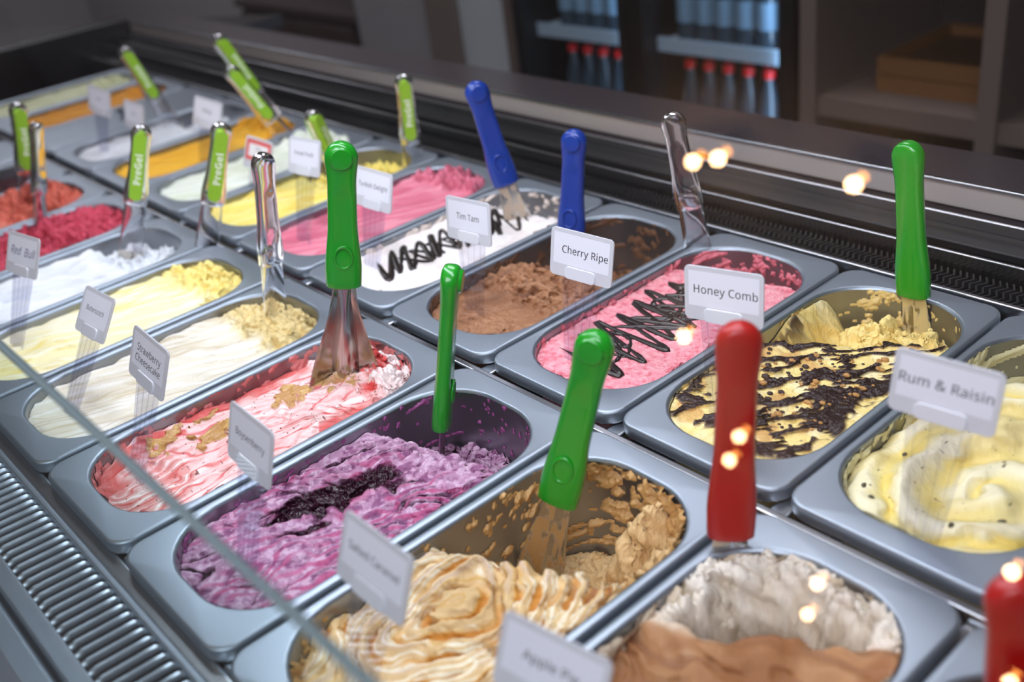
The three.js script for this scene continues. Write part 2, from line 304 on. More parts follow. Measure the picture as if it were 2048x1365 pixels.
// --- flavours: height and colour of the surface at (x, z) in the pan; +z is the customer's end
const flav = {};
const marble = (s, t, fr, A, seed) => 0.5 + 0.5 * Math.sin(6.2832 * (t * fr + A * F(s * 9, t * 14, 4, seed) + A * 0.5 * F(s * 30, t * 30, 2, seed + 9)));
flav.strawberry = (x, z) => {
  const s = 0.25 * x - 0.97 * z, t = 0.97 * x + 0.25 * z, m = marble(s, t, 44, 2.4, 11), m2 = marble(s, t + 0.05, 92, 4.0, 11), wv = F(s * 9, t * 14, 4, 11), sel = F(s * 13, t * 22, 3, 21);
  const rear = sm(-0.075, -0.115, z + 0.012 * N(x * 60, z * 40, 3)), lump = BW(x * 62, z * 62, 4, 41);
  O.h = -0.012 + 0.0032 * m + 0.0008 * m2 + 0.006 * F(x * 22, z * 22, 2, 44) - 0.006 * sm(0.09, 0.15, z) - 0.007 * sm(0.045, 0.0725, -x) * sm(0.1, -0.05, z) + rear * (-0.004 + 0.030 * (lump - 0.35)) - 0.012 * rear * sm(0.02, 0.004, wallDist(x, z));
  put(C(246, 206, 202)); mix(C(252, 240, 234), sm(0.2, 0.8, m) * sm(-0.3, 0.1, sel)); mix(C(238, 160, 156), sm(0.6, 0.92, m2) * 0.5); mix(C(214, 62, 62), sm(0.90, 0.985, m2) * sm(-0.05, 0.15, sel) * 0.75); mix(C(210, 70, 70), sm(0.10, 0.02, m) * sm(0.02, 0.2, -sel) * 0.6);
  mix(C(205, 62, 58), 0.75 * sm(0.03, 0.012, wallDist(x, z) + 0.014 * F(x * 50, z * 50, 2, 62)) * sm(-0.02, 0.03, F(x * 22, z * 22, 2, 63)));
  mix(C(208, 112, 104), 0.5 * sm(0.098, 0.112, z + 0.11 * F(x * 34, z * 34, 4, 61)) * sm(0.15, 0.6, m2 + 0.2));
  let car = 0; for (const [cx, cz, rx, rz] of [[-0.021, -0.042, 0.017, 0.024], [-0.020, 0.040, 0.020, 0.020], [-0.046, 0.071, 0.013, 0.020], [-0.005, -0.082, 0.010, 0.018], [-0.055, 0.03, 0.006, 0.02], [0.012, -0.1, 0.012, 0.01], [-0.03, 0.09, 0.01, 0.01]]) car = Math.max(car, 1 - Math.hypot((x - cx + 0.010 * N(x * 110, z * 110, 5)) / rx, (z - cz + 0.012 * N(x * 90, z * 120, 6)) / rz) + 0.9 * F(x * 120, z * 90, 3, 66));
  const cm = sm(0.05, 0.22, car) * (1 - rear * 0.7); mix(C(190, 142, 82), cm); mix(C(214, 176, 110), cm * sm(0, 0.3, F(x * 150, z * 150, 2, 68)) * 0.7); O.h += 0.0018 * cm;
  mix(C(252, 236, 232), rear * sm(0.3, 0.55, lump)); mix(C(216, 60, 56), rear * sm(0.05, 0.28, F(x * 60 + 3, z * 60, 3, 71)) * 0.9);
  mix(C(120, 60, 55), 0.8 * sm(0.80, 0.9, N(x * 420, z * 420, 81)));
  O.ro = lerp(0.45, 0.22, cm);
};
flav.berry = (x, z) => {
  const s = 0.30 * x - 0.954 * z, t = 0.954 * x + 0.30 * z, m = marble(s, t, 42, 2.6, 101), m2 = marble(s, t + 0.03, 88, 3.6, 111), sel = F(s * 10, t * 18, 3, 115), fine = F(s * 130, t * 220, 3, 121), gran = F(x * 260, z * 260, 3, 125);
  const e = -0.078 - 0.3 * x + 0.012 * F(x * 55, z * 30, 2, 131), hol = sm(e + 0.008, e - 0.030, z), lump = BW(x * 80, z * 80, 4, 141);
  const cs = (0.954 * (x + 0.016) + 0.30 * (z - 0.012)) / 0.026, ct = (0.30 * (x + 0.016) - 0.954 * (z - 0.012)) / 0.066, cen = Math.exp(-(cs * cs + ct * ct));
  O.h = -0.013 + 0.0036 * m + 0.0011 * m2 + 0.0009 * fine + 0.0009 * gran + 0.006 * F(x * 20, z * 16, 2, 127) - 0.005 * sm(0.10, 0.15, z) * sm(-0.05, 0.03, x + 0.02);
  const deep = -0.068 + 0.016 * lump + 0.022 * sm(0.035, 0.065, x) + 0.004 * gran;
  O.h = lerp(O.h, deep, hol) + 0.003 * hol * (1 - hol) * 4 * lump;
  put(C(180, 134, 164)); mix(C(208, 172, 196), sm(0.0, 0.35, gran + 0.5 * fine)); mix(C(180, 76, 122), sm(0.45, 0.9, m2) * sm(-0.2, 0.15, sel) * 0.85); mix(C(168, 44, 92), sm(0.35, 0.8, cen + 0.5 * sel) * sm(0.3, 0.7, m) * 0.9); mix(C(128, 70, 112), sm(0.12, 0.4, -fine - 0.4 * gran) * 0.75);
  const pool = sm(0.38, 0.52, cen + 0.34 * F(s * 40, t * 60, 3, 151) - 0.18 * m), line = sm(0.06, 0.015, m) * sm(0.0, 0.2, -sel + 0.25 * cen) * 0.95 + sm(0.03, 0.005, m2) * sm(0.1, 0.3, sel) * 0.8, syr = Math.min(1, pool + line); mix(C(44, 10, 28), syr); O.h -= 0.0022 * syr; O.h += 0.0034 * syr * F(x * 210, z * 210, 2, 158);
  O.ro = lerp(0.55, 0.13, syr);
};
flav.caramel = (x, z) => {
  const cx = -0.02, cz = 0.045, a = Math.atan2(z - cz, x - cx), rad = Math.hypot((x - cx) * 1.2, (z - cz) * 0.8), wv = F(x * 18, z * 16, 3, 201);
  const u = rad * 62 + a * 0.16 + wv * 2.3, band = 0.5 + 0.5 * Math.sin(u * 6.2832), b2 = 0.5 + 0.5 * Math.sin(u * 12.566 + 1 + 3 * F(x * 40, z * 40, 2, 205)), sel = F(x * 24, z * 22, 3, 211);
  const e = -0.030 - 0.45 * x + 0.010 * F(x * 60, z * 40, 2, 221), hol = sm(e + 0.006, e - 0.028, z), lump = BW(x * 60, z * 60, 4, 231), wd = wallDist(x, z);
  O.h = -0.018 + 0.0060 * band + 0.012 * sel + 0.0012 * b2 + 0.010 * sm(-0.08, 0.0, e - z) + 0.0016 * F(x * 170, z * 170, 2, 241);
  const cling = Math.max(sm(0.004, 0.055, x + 0.02 * F(x * 50, z * 50, 2, 251)) * sm(-0.02, -0.09, z), sm(-0.10, -0.14, z + 0.016 * N(x * 70, 1, 8)) * sm(-0.03, 0.015, x));
  const deep = lerp(-0.098 + 0.012 * lump, -0.004 - 0.05 * (1 - lump) - 0.05 * sm(0.02, 0.05, wd), cling) + 0.006 * F(x * 110, z * 110, 3, 261);
  O.h = lerp(O.h, deep, hol);
  put(C(224, 190, 136)); mix(C(248, 238, 214), sm(0.2, 0.8, b2) * sm(-0.2, 0.15, F(x * 45, z * 35 + wv, 3, 271))); mix(C(196, 128, 44), sm(0.34, 0.05, band) * sm(-0.3, 0.0, sel)); mix(C(146, 90, 50), sm(0.10, 0.0, band) * sm(0, 0.25, F(x * 40, z * 40, 2, 275)) * 0.8); mix(C(206, 180, 164), sm(0.7, 1, band) * sm(0.05, 0.3, -sel) * 0.6); mix(C(218, 168, 84), sm(0.93, 1.0, b2) * 0.6);
  mix(C(224, 190, 136), hol);
  O.ro = 0.45;
};
flav.apple = (x, z) => {
  const e = -0.085 - 0.55 * x + 0.010 * F(x * 40, z * 30, 2, 301), hol = sm(e + 0.006, e - 0.03, z), lump = BW(x * 75, z * 75, 4, 311), wd = wallDist(x, z), m = F(x * 18, z * 16, 3, 321);
  O.h = -0.014 + 0.008 * m + 0.006 * F(x * 45, z * 40, 2, 325) - 0.003 * (1 - hol) + 0.008 * sm(-0.05, 0.0, e - z);
  const cling = sm(0.034, 0.008, wd + 0.014 * F(x * 60, z * 60, 2, 331)), patch = sm(0.12, 0.3, F(x * 26 + 3, z * 26, 2, 341) + 0.1);
  const deep = lerp(-0.104 + 0.022 * lump - 0.035 * patch, 0.006 - 0.03 * (1 - lump), cling) + 0.004 * F(x * 140, z * 140, 3, 345);
  O.h = lerp(O.h, deep, hol);
  put(C(226, 206, 180)); const ma = marble(x, z, 30, 2.2, 371); O.h += (1 - hol) * 0.004 * ma; mix(C(176, 128, 86), sm(-0.25, 0.05, m + 0.25 * (ma - 0.5)) * (1 - hol)); mix(C(128, 82, 50), sm(0.3, 0.05, ma) * (1 - hol) * 0.55); mix(C(150, 98, 58), sm(0.05, 0.4, F(x * 30, z * 22, 3, 351)) * (1 - hol) * 0.9); mix(C(240, 230, 218), 0.8 * sm(0.25, 0.6, hol * (1 - hol) * 4) * sm(0.0, 0.3, F(x * 30, z * 30, 2, 355) + 0.2));
  mix(C(216, 204, 184), hol); mix(C(234, 226, 212), hol * cling * sm(0.4, 0.7, lump));
  O.ro = 0.55;
};
const cream = (seed, base, hi, deep, rearC, rearZ, amp = 0.0045, hollow = 0, lumpH = 0.022) => (x, z) => {
  const s = 0.42 * x - 0.907 * z, t = 0.907 * x + 0.42 * z, m = marble(s * 0.6, t, 36, 1.7, seed), m2 = marble(s * 0.6, t + 0.2, 84, 2.4, seed + 10), b = F(s * 14, t * 34, 3, seed + 20);
  const rear = sm(rearZ + 0.012, rearZ - 0.014, z + 0.016 * F(x * 50, z * 50, 2, seed + 30)), lump = BW(x * 68, z * 68, 4, seed + 40), wd = wallDist(x, z);
  O.h = -0.011 + amp * 0.75 * m + amp * 0.18 * m2 + amp * 0.6 * b; O.h = lerp(O.h, -0.012 - hollow + lumpH * (lump - 0.35) + 0.003 * F(x * 160, z * 160, 2, seed + 50) - 0.010 * sm(0.02, 0.0, wd) * (hollow ? 0.2 : 1), rear);
  put(base); mix(hi, sm(0.5, 0.95, m)); mix(deep, sm(0.25, 0.0, m2) * sm(-0.2, 0.2, b) * 0.8); mix(deep, sm(0.1, 0.4, b) * 0.4); mix(rearC, rear);
  O.ro = 0.5;
};
flav.butter = cream(401, C(230, 223, 204), C(242, 238, 226), C(208, 192, 160), C(228, 206, 146), -0.078, 0.0042);
flav.banana = cream(451, C(248, 238, 188), C(252, 246, 214), C(242, 220, 128), C(248, 228, 140), -0.092, 0.0055, 0, 0.030);
flav.snow = cream(501, C(238, 242, 246), C(248, 250, 252), C(224, 230, 238), C(238, 242, 246), -0.072, 0.006, 0.022, 0.036);
flav.raspberry = cream(551, C(206, 74, 96), C(224, 110, 126), C(176, 44, 64), C(206, 74, 96), 0.06, 0.012, 0.006, 0.045);
flav.coral = cream(601, C(222, 112, 92), C(232, 140, 118), C(200, 80, 60), C(222, 112, 92), -0.03, 0.006, 0.0, 0.05);
flav.darkBerry = cream(651, C(70, 34, 42), C(96, 50, 58), C(48, 22, 30), C(70, 34, 42), -0.05, 0.006, 0.02, 0.03);
flav.coffee = cream(671, C(120, 92, 52), C(150, 120, 72), C(84, 64, 34), C(120, 92, 52), -0.02, 0.006, 0.05, 0.04);
flav.pink = cream(701, C(222, 122, 144), C(236, 150, 166), C(204, 88, 112), C(222, 122, 144), -0.108, 0.004, 0.012, 0.06);
flav.lemon = cream(751, C(246, 226, 120), C(250, 236, 150), C(238, 206, 84), C(246, 226, 120), -0.02, 0.005, 0.03, 0.05);
flav.lime = cream(801, C(228, 234, 218), C(240, 244, 234), C(214, 224, 190), C(228, 234, 218), -0.09, 0.004, 0.004, 0.05);
flav.mango = cream(851, C(244, 182, 44), C(248, 196, 70), C(236, 160, 30), C(244, 182, 44), -0.09, 0.003, 0.0, 0.05);
flav.coconut = cream(901, C(226, 230, 234), C(238, 242, 246), C(212, 218, 224), C(226, 230, 234), -0.05, 0.004, 0.03, 0.04);
flav.orangeFar = cream(931, C(216, 146, 40), C(226, 160, 60), C(190, 120, 30), C(216, 146, 40), -0.09, 0.004, 0.0, 0.03);
flav.greenFar = cream(951, C(206, 212, 170), C(220, 224, 190), C(190, 198, 150), C(206, 212, 170), -0.09, 0.004, 0.0, 0.03);
flav.honey = (x, z) => {
  const s = 0.62 * x - 0.785 * z, t = 0.785 * x + 0.62 * z, wv = F(s * 22, t * 20, 3, 1001) * 0.014, q = BW(s * 22, (t + wv) * 66, 3, 1011) + 0.05;
  const e = -0.055 - 0.6 * x + 0.012 * F(x * 50, z * 40, 2, 1021), hol = sm(e + 0.008, e - 0.022, z) * sm(-0.072, -0.055, x + 0.2 * Math.max(0, z + 0.06)), lump = BW(x * 52, z * 52, 4, 1031), wd = wallDist(x, z);
  O.h = -0.009 + 0.0045 * q + 0.002 * F(x * 80, z * 80, 3, 1041);
  const back = sm(-0.075, -0.115, z) * sm(-0.055, -0.02, x + 0.01 * N(z * 80, 2, 3)), deep = lerp(-0.058 + 0.014 * lump, -0.030 + 0.034 * (lump - 0.4), back) - 0.02 * sm(0.018, 0.004, wd) * back;
  O.h = lerp(O.h, deep, hol);
  const zone = sm(-0.05, 0.0, z - e + 0.035) * sm(0.155, 0.105, z + 0.022 * F(x * 30, z * 30, 2, 1051)) * sm(0.080, 0.056, Math.abs(x + 0.004) + 0.012 * F(x * 30, z * 40, 2, 1055));
  put(C(242, 218, 140)); mix(C(249, 234, 180), sm(0.0, 0.4, F(x * 60, z * 60, 3, 1061))); mix(C(204, 158, 92), zone * sm(0.02, 0.35, F(x * 44, z * 40, 3, 1071)) * 0.85);
  const ch = sm(0.60, 0.66, q + 0.10 * F(x * 22, z * 22, 2, 1081)) * sm(0.3, 0.6, zone) * (1 - hol); mix(C(44, 28, 26), ch); O.h += 0.0016 * ch;
  mix(C(242, 218, 140), hol);
  O.ro = lerp(0.55, 0.28, ch);
};
flav.cherry = (x, z) => {
  const e = -0.104 - 0.22 * x + 0.014 * F(x * 60, z * 50, 2, 1101), hol = sm(e + 0.006, e - 0.022, z), lump = BW(x * 85, z * 85, 4, 1111), g = F(x * 230, z * 230, 2, 1121);
  O.h = -0.009 + 0.0011 * g + 0.0012 * F(x * 40, z * 40, 2, 1125); O.h = lerp(O.h, -0.066 + 0.036 * (lump - 0.2), hol);
  O.h += 0.02 * sm(-0.092, -0.112, z + 0.008 * lump) * sm(-0.02, -0.045, x) * (lump - 0.2) * (1 - hol * 0.3);
  put(C(238, 150, 160)); mix(C(244, 172, 178), sm(0, 0.4, g)); mix(C(214, 92, 108), sm(0.18, 0.42, -g) * 0.6); mix(C(206, 80, 96), sm(0.013, 0.004, Math.hypot(x + 0.008, z - 0.118) - 0.006 * N(x * 200, z * 200, 4)) * 0.7);
  O.ro = 0.6;
};
flav.biscuit = (x, z) => {
  const e = -0.028 - 0.25 * x + 0.016 * F(x * 45, z * 40, 3, 1201), hol = sm(e + 0.008, e - 0.03, z), lump = BW(x * 70, z * 70, 4, 1211), rough = sm(0.075, 0.045, z + 0.02 * F(x * 40, z * 40, 2, 1221));
  const s = 0.6 * x - 0.8 * z, t = 0.8 * x + 0.6 * z, q = BW(s * 10, (t + 0.015 * F(s * 12, t * 14, 2, 1231)) * 46, 2, 1241), fr = sm(0.13, 0.10, Math.abs(z - 0.115) * 3 + Math.abs(x + 0.01));
  O.h = -0.017 + 0.003 * q + rough * 0.016 * (lump - 0.4) + 0.007 * fr * (BW(x * 90, z * 90, 3, 1245) - 0.4); O.h = lerp(O.h, -0.086 + 0.02 * lump, hol);
  put(C(160, 112, 78)); mix(C(184, 136, 100), sm(0.55, 0.8, q)); mix(C(126, 82, 54), sm(0.3, 0.5, 0.8 - q) * 0.6); mix(C(150, 100, 64), rough * 0.7); mix(C(104, 64, 40), rough * sm(0.1, 0.4, F(x * 70, z * 70, 3, 1251)) * 0.8); mix(C(186, 140, 104), rough * sm(0.6, 0.8, lump) * 0.6);
  O.ro = 0.38;
};
flav.vanilla = (x, z) => {
  const e = -0.100 - 0.2 * x + 0.010 * F(x * 60, z * 50, 2, 1301), hol = sm(e + 0.006, e - 0.028, z), lump = BW(x * 85, z * 85, 4, 1311);
  O.h = -0.008 + 0.002 * F(x * 36, z * 36, 3, 1321); O.h = lerp(O.h, -0.062 + 0.03 * lump, hol) + 0.012 * sm(0.25, 0.9, hol * (1 - hol) * 4) * (lump - 0.3);
  put(C(250, 244, 240)); mix(C(240, 230, 224), sm(0, 0.4, F(x * 50, z * 50, 3, 1331)));
  O.ro = 0.5;
};
flav.rum = (x, z) => {
  const cx = 0.02, cz = 0.075, a = Math.atan2(z - cz, x - cx), rad = Math.hypot(x - cx, (z - cz) * 0.95), wv = F(x * 20, z * 18, 3, 1401), ph = rad * 190 - a * 1.0 + wv * 5.5, band = 0.5 + 0.5 * Math.sin(ph);
  const e = -0.070 - 0.35 * x + 0.010 * F(x * 40, z * 40, 2, 1411), hol = sm(e + 0.01, e - 0.03, z), lump = BW(x * 70, z * 70, 4, 1421), wd = wallDist(x, z);
  O.h = -0.012 + 0.0075 * band + 0.014 * F(x * 24, z * 22, 2, 1431) + 0.006 * sm(0.0, 0.05, wd) - 0.004 + 0.016 * Math.exp(-Math.pow(Math.hypot(x - 0.01, z + 0.02) / 0.045, 2)); O.h = lerp(O.h, -0.075 + 0.02 * lump, hol);
  put(C(226, 212, 150)); mix(C(240, 233, 200), sm(0.2, 0.9, band + 0.4 * F(x * 50, z * 50, 3, 1463)) * 0.8); mix(C(238, 208, 92), sm(0.45, 0.05, band + 0.5 * F(x * 60, z * 60, 3, 1461)) * sm(-0.15, 0.2, wv) * 0.6); mix(C(226, 204, 130), sm(0.05, 0.4, F(x * 34 + wv, z * 30, 3, 1441)) * 0.7);
  mix(C(70, 60, 40), sm(0.86, 0.93, N(x * 260, z * 260, 1451)) * 0.7);
  O.ro = 0.42;
};
const rows = {
  A: [[1, 'coffee', 'olive brown coffee', {}], [2, 'apple', 'cinnamon brown apple pie', { nx: 150, nz: 300, tw: 384, th: 768 }], [3, 'caramel', 'tan salted caramel swirl', { nx: 170, nz: 340, tw: 512, th: 1024, bump: 0.001 }], [4, 'berry', 'purple boysenberry', { nx: 200, nz: 400, tw: 704, th: 1408, gloss: true, bump: 0.0014 }],
    [5, 'strawberry', 'pink and red strawberry cheesecake', { nx: 190, nz: 380, tw: 640, th: 1280, gloss: true }], [6, 'butter', 'creamy white butterscotch', { nx: 150, nz: 300, tw: 384, th: 768 }], [7, 'banana', 'pale yellow', { nx: 130, nz: 260, tw: 320, th: 640 }], [8, 'snow', 'snow white', { nx: 100, nz: 200 }], [9, 'raspberry', 'raspberry red', {}], [10, 'coral', 'coral red', {}], [11, 'darkBerry', 'dark berry', { nx: 60, nz: 120, tw: 128, th: 256 }]],
  B: [[1, 'rum', 'pale yellow rum and raisin', { nx: 140, nz: 280, tw: 384, th: 768, gloss: true }], [2, 'honey', 'yellow honeycomb with chocolate streaks', { nx: 190, nz: 380, tw: 640, th: 1280, gloss: true, bump: 0.001 }], [3, 'cherry', 'flat pink cherry with chocolate scribbles', { nx: 150, nz: 300, tw: 384, th: 768, bump: 0.0012 }], [4, 'biscuit', 'brown chocolate', { nx: 150, nz: 300, tw: 384, th: 768, gloss: true, bump: 0.0012 }],
    [5, 'vanilla', 'white vanilla with black chocolate scribbles', { nx: 130, nz: 260 }], [6, 'pink', 'raspberry pink', { nx: 110, nz: 220 }], [7, 'lemon', 'lemon yellow', { nx: 90, nz: 180 }], [8, 'lime', 'greenish white', {}], [9, 'mango', 'mango orange', {}], [10, 'coconut', 'greyish white coconut', {}], [12, 'orangeFar', 'dull orange', { nx: 60, nz: 120, tw: 128, th: 256 }], [13, 'greenFar', 'pale green', { nx: 60, nz: 120, tw: 128, th: 256 }]],
};
const ices = {};
for (const row of ['A', 'B']) for (const [i, f, words, opt] of rows[row]) {
  makePan(row, i, `steel pan holding the ${words} ice cream`);
  ices[row + i] = makeIce(row, i, flav[f], { ...opt, label: `${words} ice cream filling a steel pan` });
}
{ // a lidded place between the mango section and the far pans
  const t = thing('blank_tray', 'flat steel tray covering the empty place beside the white coconut pan', 'tray', [panX('B', 11), 0, panZ('B')]);
  part(t, 'plate', loft(flip([rr(OW - 0.001, OL - 0.001, 0.019, -0.0125), rr(OW, OL, 0.02, -0.003), rr(OW - 0.002, OL - 0.002, 0.019, 0.0), rr(OW - 0.02, OL - 0.02, 0.01, 0.0015)]), true), steelPan);
  part(t, 'knob', new THREE.LatheGeometry([[0.001, 0.018], [0.011, 0.017], [0.012, 0.012], [0.006, 0.008], [0.006, 0.001]].map(a => new THREE.Vector2(...a)), 20), steelDark);
  const t2 = thing('blank_tray', 'flat steel tray covering the empty place beside the dark berry pan', 'tray', [panX('A', 12), 0, panZ('A')]);
  part(t2, 'plate', t.children[0].geometry, steelPan); part(t2, 'knob', t.children[1].geometry, steelDark);
}
// chocolate scribbles
{
  const zig = (z0, z1, n, xa, xb, seed, skew = 0.02) => { const o = []; for (let k = 0; k <= n; k++) { const t = k / n, side = k % 2; o.push([(side ? xb : xa) + 0.008 * N(k * 1.7, 2, seed), lerp(z0, z1, t) + (side ? -skew : skew) * 0.5 + 0.008 * N(k * 1.3, 7, seed + 1)]); } return o; };
  const loops = (z0, z1, turns, amp, cx, zamp, seed, ph = 0) => { const o = [], n = turns * 7; for (let k = 0; k <= n; k++) { const t = k / n, th = k / 7 * 6.2832 + ph; o.push([cx + amp * (0.75 + 0.35 * N(t * 9, 4, seed)) * Math.sin(th) + 0.006 * N(k * 0.9, 2, seed), lerp(z0, z1, t) + zamp * Math.sin(th + 0.9) + 0.010 * N(t * 14, 8, seed + 3)]); } return o; };
  const c = ices.B3;
  ribbon(c, flav.cherry, zig(0.112, -0.085, 15, -0.056, 0.034, 11, -0.022), 0.0038, choc);
  ribbon(c, flav.cherry, zig(0.040, -0.080, 9, -0.040, 0.026, 29, 0.030), 0.0040, choc);
  ribbon(c, flav.cherry, loops(0.105, 0.060, 3, 0.026, -0.012, 0.014, 37, 2), 0.0026, choc);
  ribbon(c, flav.cherry, loops(-0.005, -0.055, 3, 0.024, -0.014, 0.016, 41, 1), 0.0036, choc);
  const v = ices.B5;
  ribbon(v, flav.vanilla, zig(0.112, -0.080, 19, -0.044, 0.016, 51, -0.040), 0.0040, choc);
  ribbon(v, flav.vanilla, zig(0.070, -0.03, 9, -0.030, 0.014, 63, 0.01), 0.0026, choc);
  ribbon(v, flav.vanilla, zig(-0.05, -0.098, 5, -0.02, 0.030, 57, -0.03), 0.0030, choc);
  // honeycomb crumbs
  const dark = [], tan = [];
  for (let k = 0; k < 150; k++) {
    const x = (rnd() - 0.5) * 0.11, z = -0.03 - 0.5 * x + rnd() * 0.14; if (Math.abs(x) > 0.055 || z > 0.115) continue; flav.honey(x, z);
    const r = 0.0012 + 0.0028 * rnd() * rnd(); const g = new THREE.IcosahedronGeometry(r, 0); g.rotateX(rnd() * 3); g.rotateY(rnd() * 3); g.scale(1 + rnd() * 0.6, 0.7, 1); g.translate(x, O.h + r * 0.3, z); (rnd() < 0.55 ? dark : tan).push(g);
  }
  part(ices.B2, 'chocolate_crumbs', mergeGeometries(dark), std(0x3a2620, 0.5)).userData.kind = 'stuff';
  part(ices.B2, 'honeycomb_crumbs', mergeGeometries(tan), std(0xb9874a, 0.6)).userData.kind = 'stuff';
  // raisins
  for (const [x, z] of [[-0.049, 0.118], [-0.038, 0.126], [-0.011, 0.136], [0.02, 0.12], [0.045, 0.10], [0.05, 0.05], [-0.05, 0.06], [0.03, 0.02]]) {
    flav.rum(x, z); const g = new THREE.IcosahedronGeometry(0.0021, 1); const p = g.attributes.position; for (let k = 0; k < p.count; k++) { const s = 1 + 0.2 * N(p.getX(k) * 900 + x * 300, p.getZ(k) * 900, 7); p.setXYZ(k, p.getX(k) * 1.4 * s, p.getY(k) * 0.7 * s, p.getZ(k) * s); } g.computeVertexNormals(); g.rotateY(x * 90);
    part(ices.B1, 'raisin', g.translate(x, O.h + 0.0001, z), std(0x4c442e, 0.5));
  }
}
// remains on the pan walls
{
  const sp = (s, sc, th, dens = 1) => (p, u, d) => { const v = F(p.x * sc * 1.5 + p.z * sc, p.y * sc * 1.8 + p.z * sc * 0.5, 4, s) + 0.25 * F(p.x * 14 + p.z * 14, p.y * 20, 2, s + 5) - th; return v * 3.2 * dens; };
  smear(ices.A4, flav.berry, sp(2001, 130, 0.33), std(0x9a4f86, 0.5, 0, { bumpMap: grainTex, bumpScale: 0.001 }), 1, 0.0022);
  smear(ices.A3, flav.caramel, (p, u, d) => sp(2011, 90, 0.27)(p, u, d) - (p.x < -0.05 && d < 0.05 && p.z > -0.08 ? 0.35 : 0) - (p.x < -0.05 ? 0.15 : -0.6) + (p.x > 0 && p.z < -0.03 ? 0.9 : 0), std(0xc69a5e, 0.5, 0, { bumpMap: grainTex, bumpScale: 0.001 }), 2, 0.0045);
  smear(ices.A2, flav.apple, sp(2021, 60, -0.02), std(0xcdbca2, 0.6, 0, { bumpMap: grainTex, bumpScale: 0.001 }), 3, 0.0055);
  smear(ices.B4, flav.biscuit, sp(2031, 80, 0.22), std(0x6b4a34, 0.55), 4, 0.0014);
  smear(ices.B3, flav.cherry, sp(2041, 110, 0.2), std(0xd3707c, 0.6, 0, { bumpMap: grainTex, bumpScale: 0.001 }), 5, 0.004);
  smear(ices.B1, flav.rum, sp(2051, 55, 0.06), std(0xcfc89a, 0.5), 6, 0.003);
  smear(ices.B2, flav.honey, sp(2061, 80, 0.34), std(0xdcbf78, 0.5), 7, 0.003);
  smear(ices.B5, flav.vanilla, sp(2071, 80, 0.26), std(0xe6d8cc, 0.5), 8, 0.005);
  smear(ices.A5, flav.strawberry, sp(2081, 80, 0.2), std(0xd98482, 0.5), 9, 0.002);
}

// ───────────────────────── spatulas ─────────────────────────
const secE = (hw, ht, y, groove = 0, pw = 2.6, n = 28) => { const r = []; for (let k = 0; k < n; k++) { const a = -k / n * Math.PI * 2, c = Math.cos(a), s = Math.sin(a); const x = Math.sign(c) * Math.pow(Math.abs(c), 2 / pw) * hw; let z = Math.sign(s) * Math.pow(Math.abs(s), 2 / pw) * ht; if (z > 0 && groove) z -= groove * sm(0.62, 0.45, Math.abs(x) / hw); r.push(new THREE.Vector3(x, y, z)); } return r; };
function handleGeo(L, wide = 1.1) {
  const w = (t) => wide * (t < 0.12 ? lerp(0.0148, 0.0152, t / 0.12) : t < 0.45 ? lerp(0.0152, 0.0122, sm(0.12, 0.45, t)) : t < 0.72 ? lerp(0.0122, 0.0116, (t - 0.45) / 0.27) : lerp(0.0116, 0.0134, sm(0.72, 0.9, t)));
  const th = (t) => lerp(0.0086, 0.0074, sm(0.05, 0.5, t)) + 0.0012 * sm(0.75, 0.95, t), rings = [], R = 0.0134 * wide;
  rings.push(secE(w(0) * 0.55, th(0) * 0.5, -0.0035)); rings.push(secE(w(0) * 0.88, th(0) * 0.85, -0.0015));
  const top = L - R; for (let k = 0; k <= 20; k++) { const t = k / 20; rings.push(secE(w(t * top / L), th(t * top / L), t * top, 0.0016 * sm(0.25, 0.35, t) * sm(0.8, 0.72, t))); }
  for (let k = 1; k <= 8; k++) { const a = k / 8 * Math.PI / 2 * 0.98; rings.push(secE(R * Math.cos(a), lerp(th(0.95), 0.002, Math.pow(k / 8, 3)), top + R * Math.sin(a))); }
  return loft(rings, true);
}
function bladeGeo(y0, y1, w0, w1, curve, th = 0.0012, tip = 'flat') { // y0 (deep end) < y1 (in the handle)
  const rings = [], n = 12;
  for (let k = 0; k <= 16; k++) {
    const t = k / 16, y = lerp(y1, y0, t); let w = lerp(w1, w0, sm(0.05, 0.9, t)); if (tip === 'round') w *= Math.sqrt(Math.max(0.05, 1 - Math.pow(sm(0.8, 1.02, t), 2))); const c = curve * sm(0, 0.5, t), r = [];
    for (let q = 0; q <= n; q++) { const u = q / n * 2 - 1; r.push(new THREE.Vector3(u * w, y, c * (u * u - 0.4) + th / 2)); }
    for (let q = n; q >= 0; q--) { const u = q / n * 2 - 1; r.push(new THREE.Vector3(u * w, y, c * (u * u - 0.4) - th / 2)); }
    rings.push(r.reverse());
  }
  return loft(rings, true);
}
const plastic = { green: phys({ color: 0x16941c, roughness: 0.24, clearcoat: 0.4, clearcoatRoughness: 0.1 }), blue: phys({ color: 0x123a96, roughness: 0.3, clearcoat: 0.3, clearcoatRoughness: 0.2 }), red: phys({ color: 0xa80409, roughness: 0.34, clearcoat: 0.15, clearcoatRoughness: 0.2 }) };
const bladeSteel = std(0xb9b4ae, 0.18, 1);
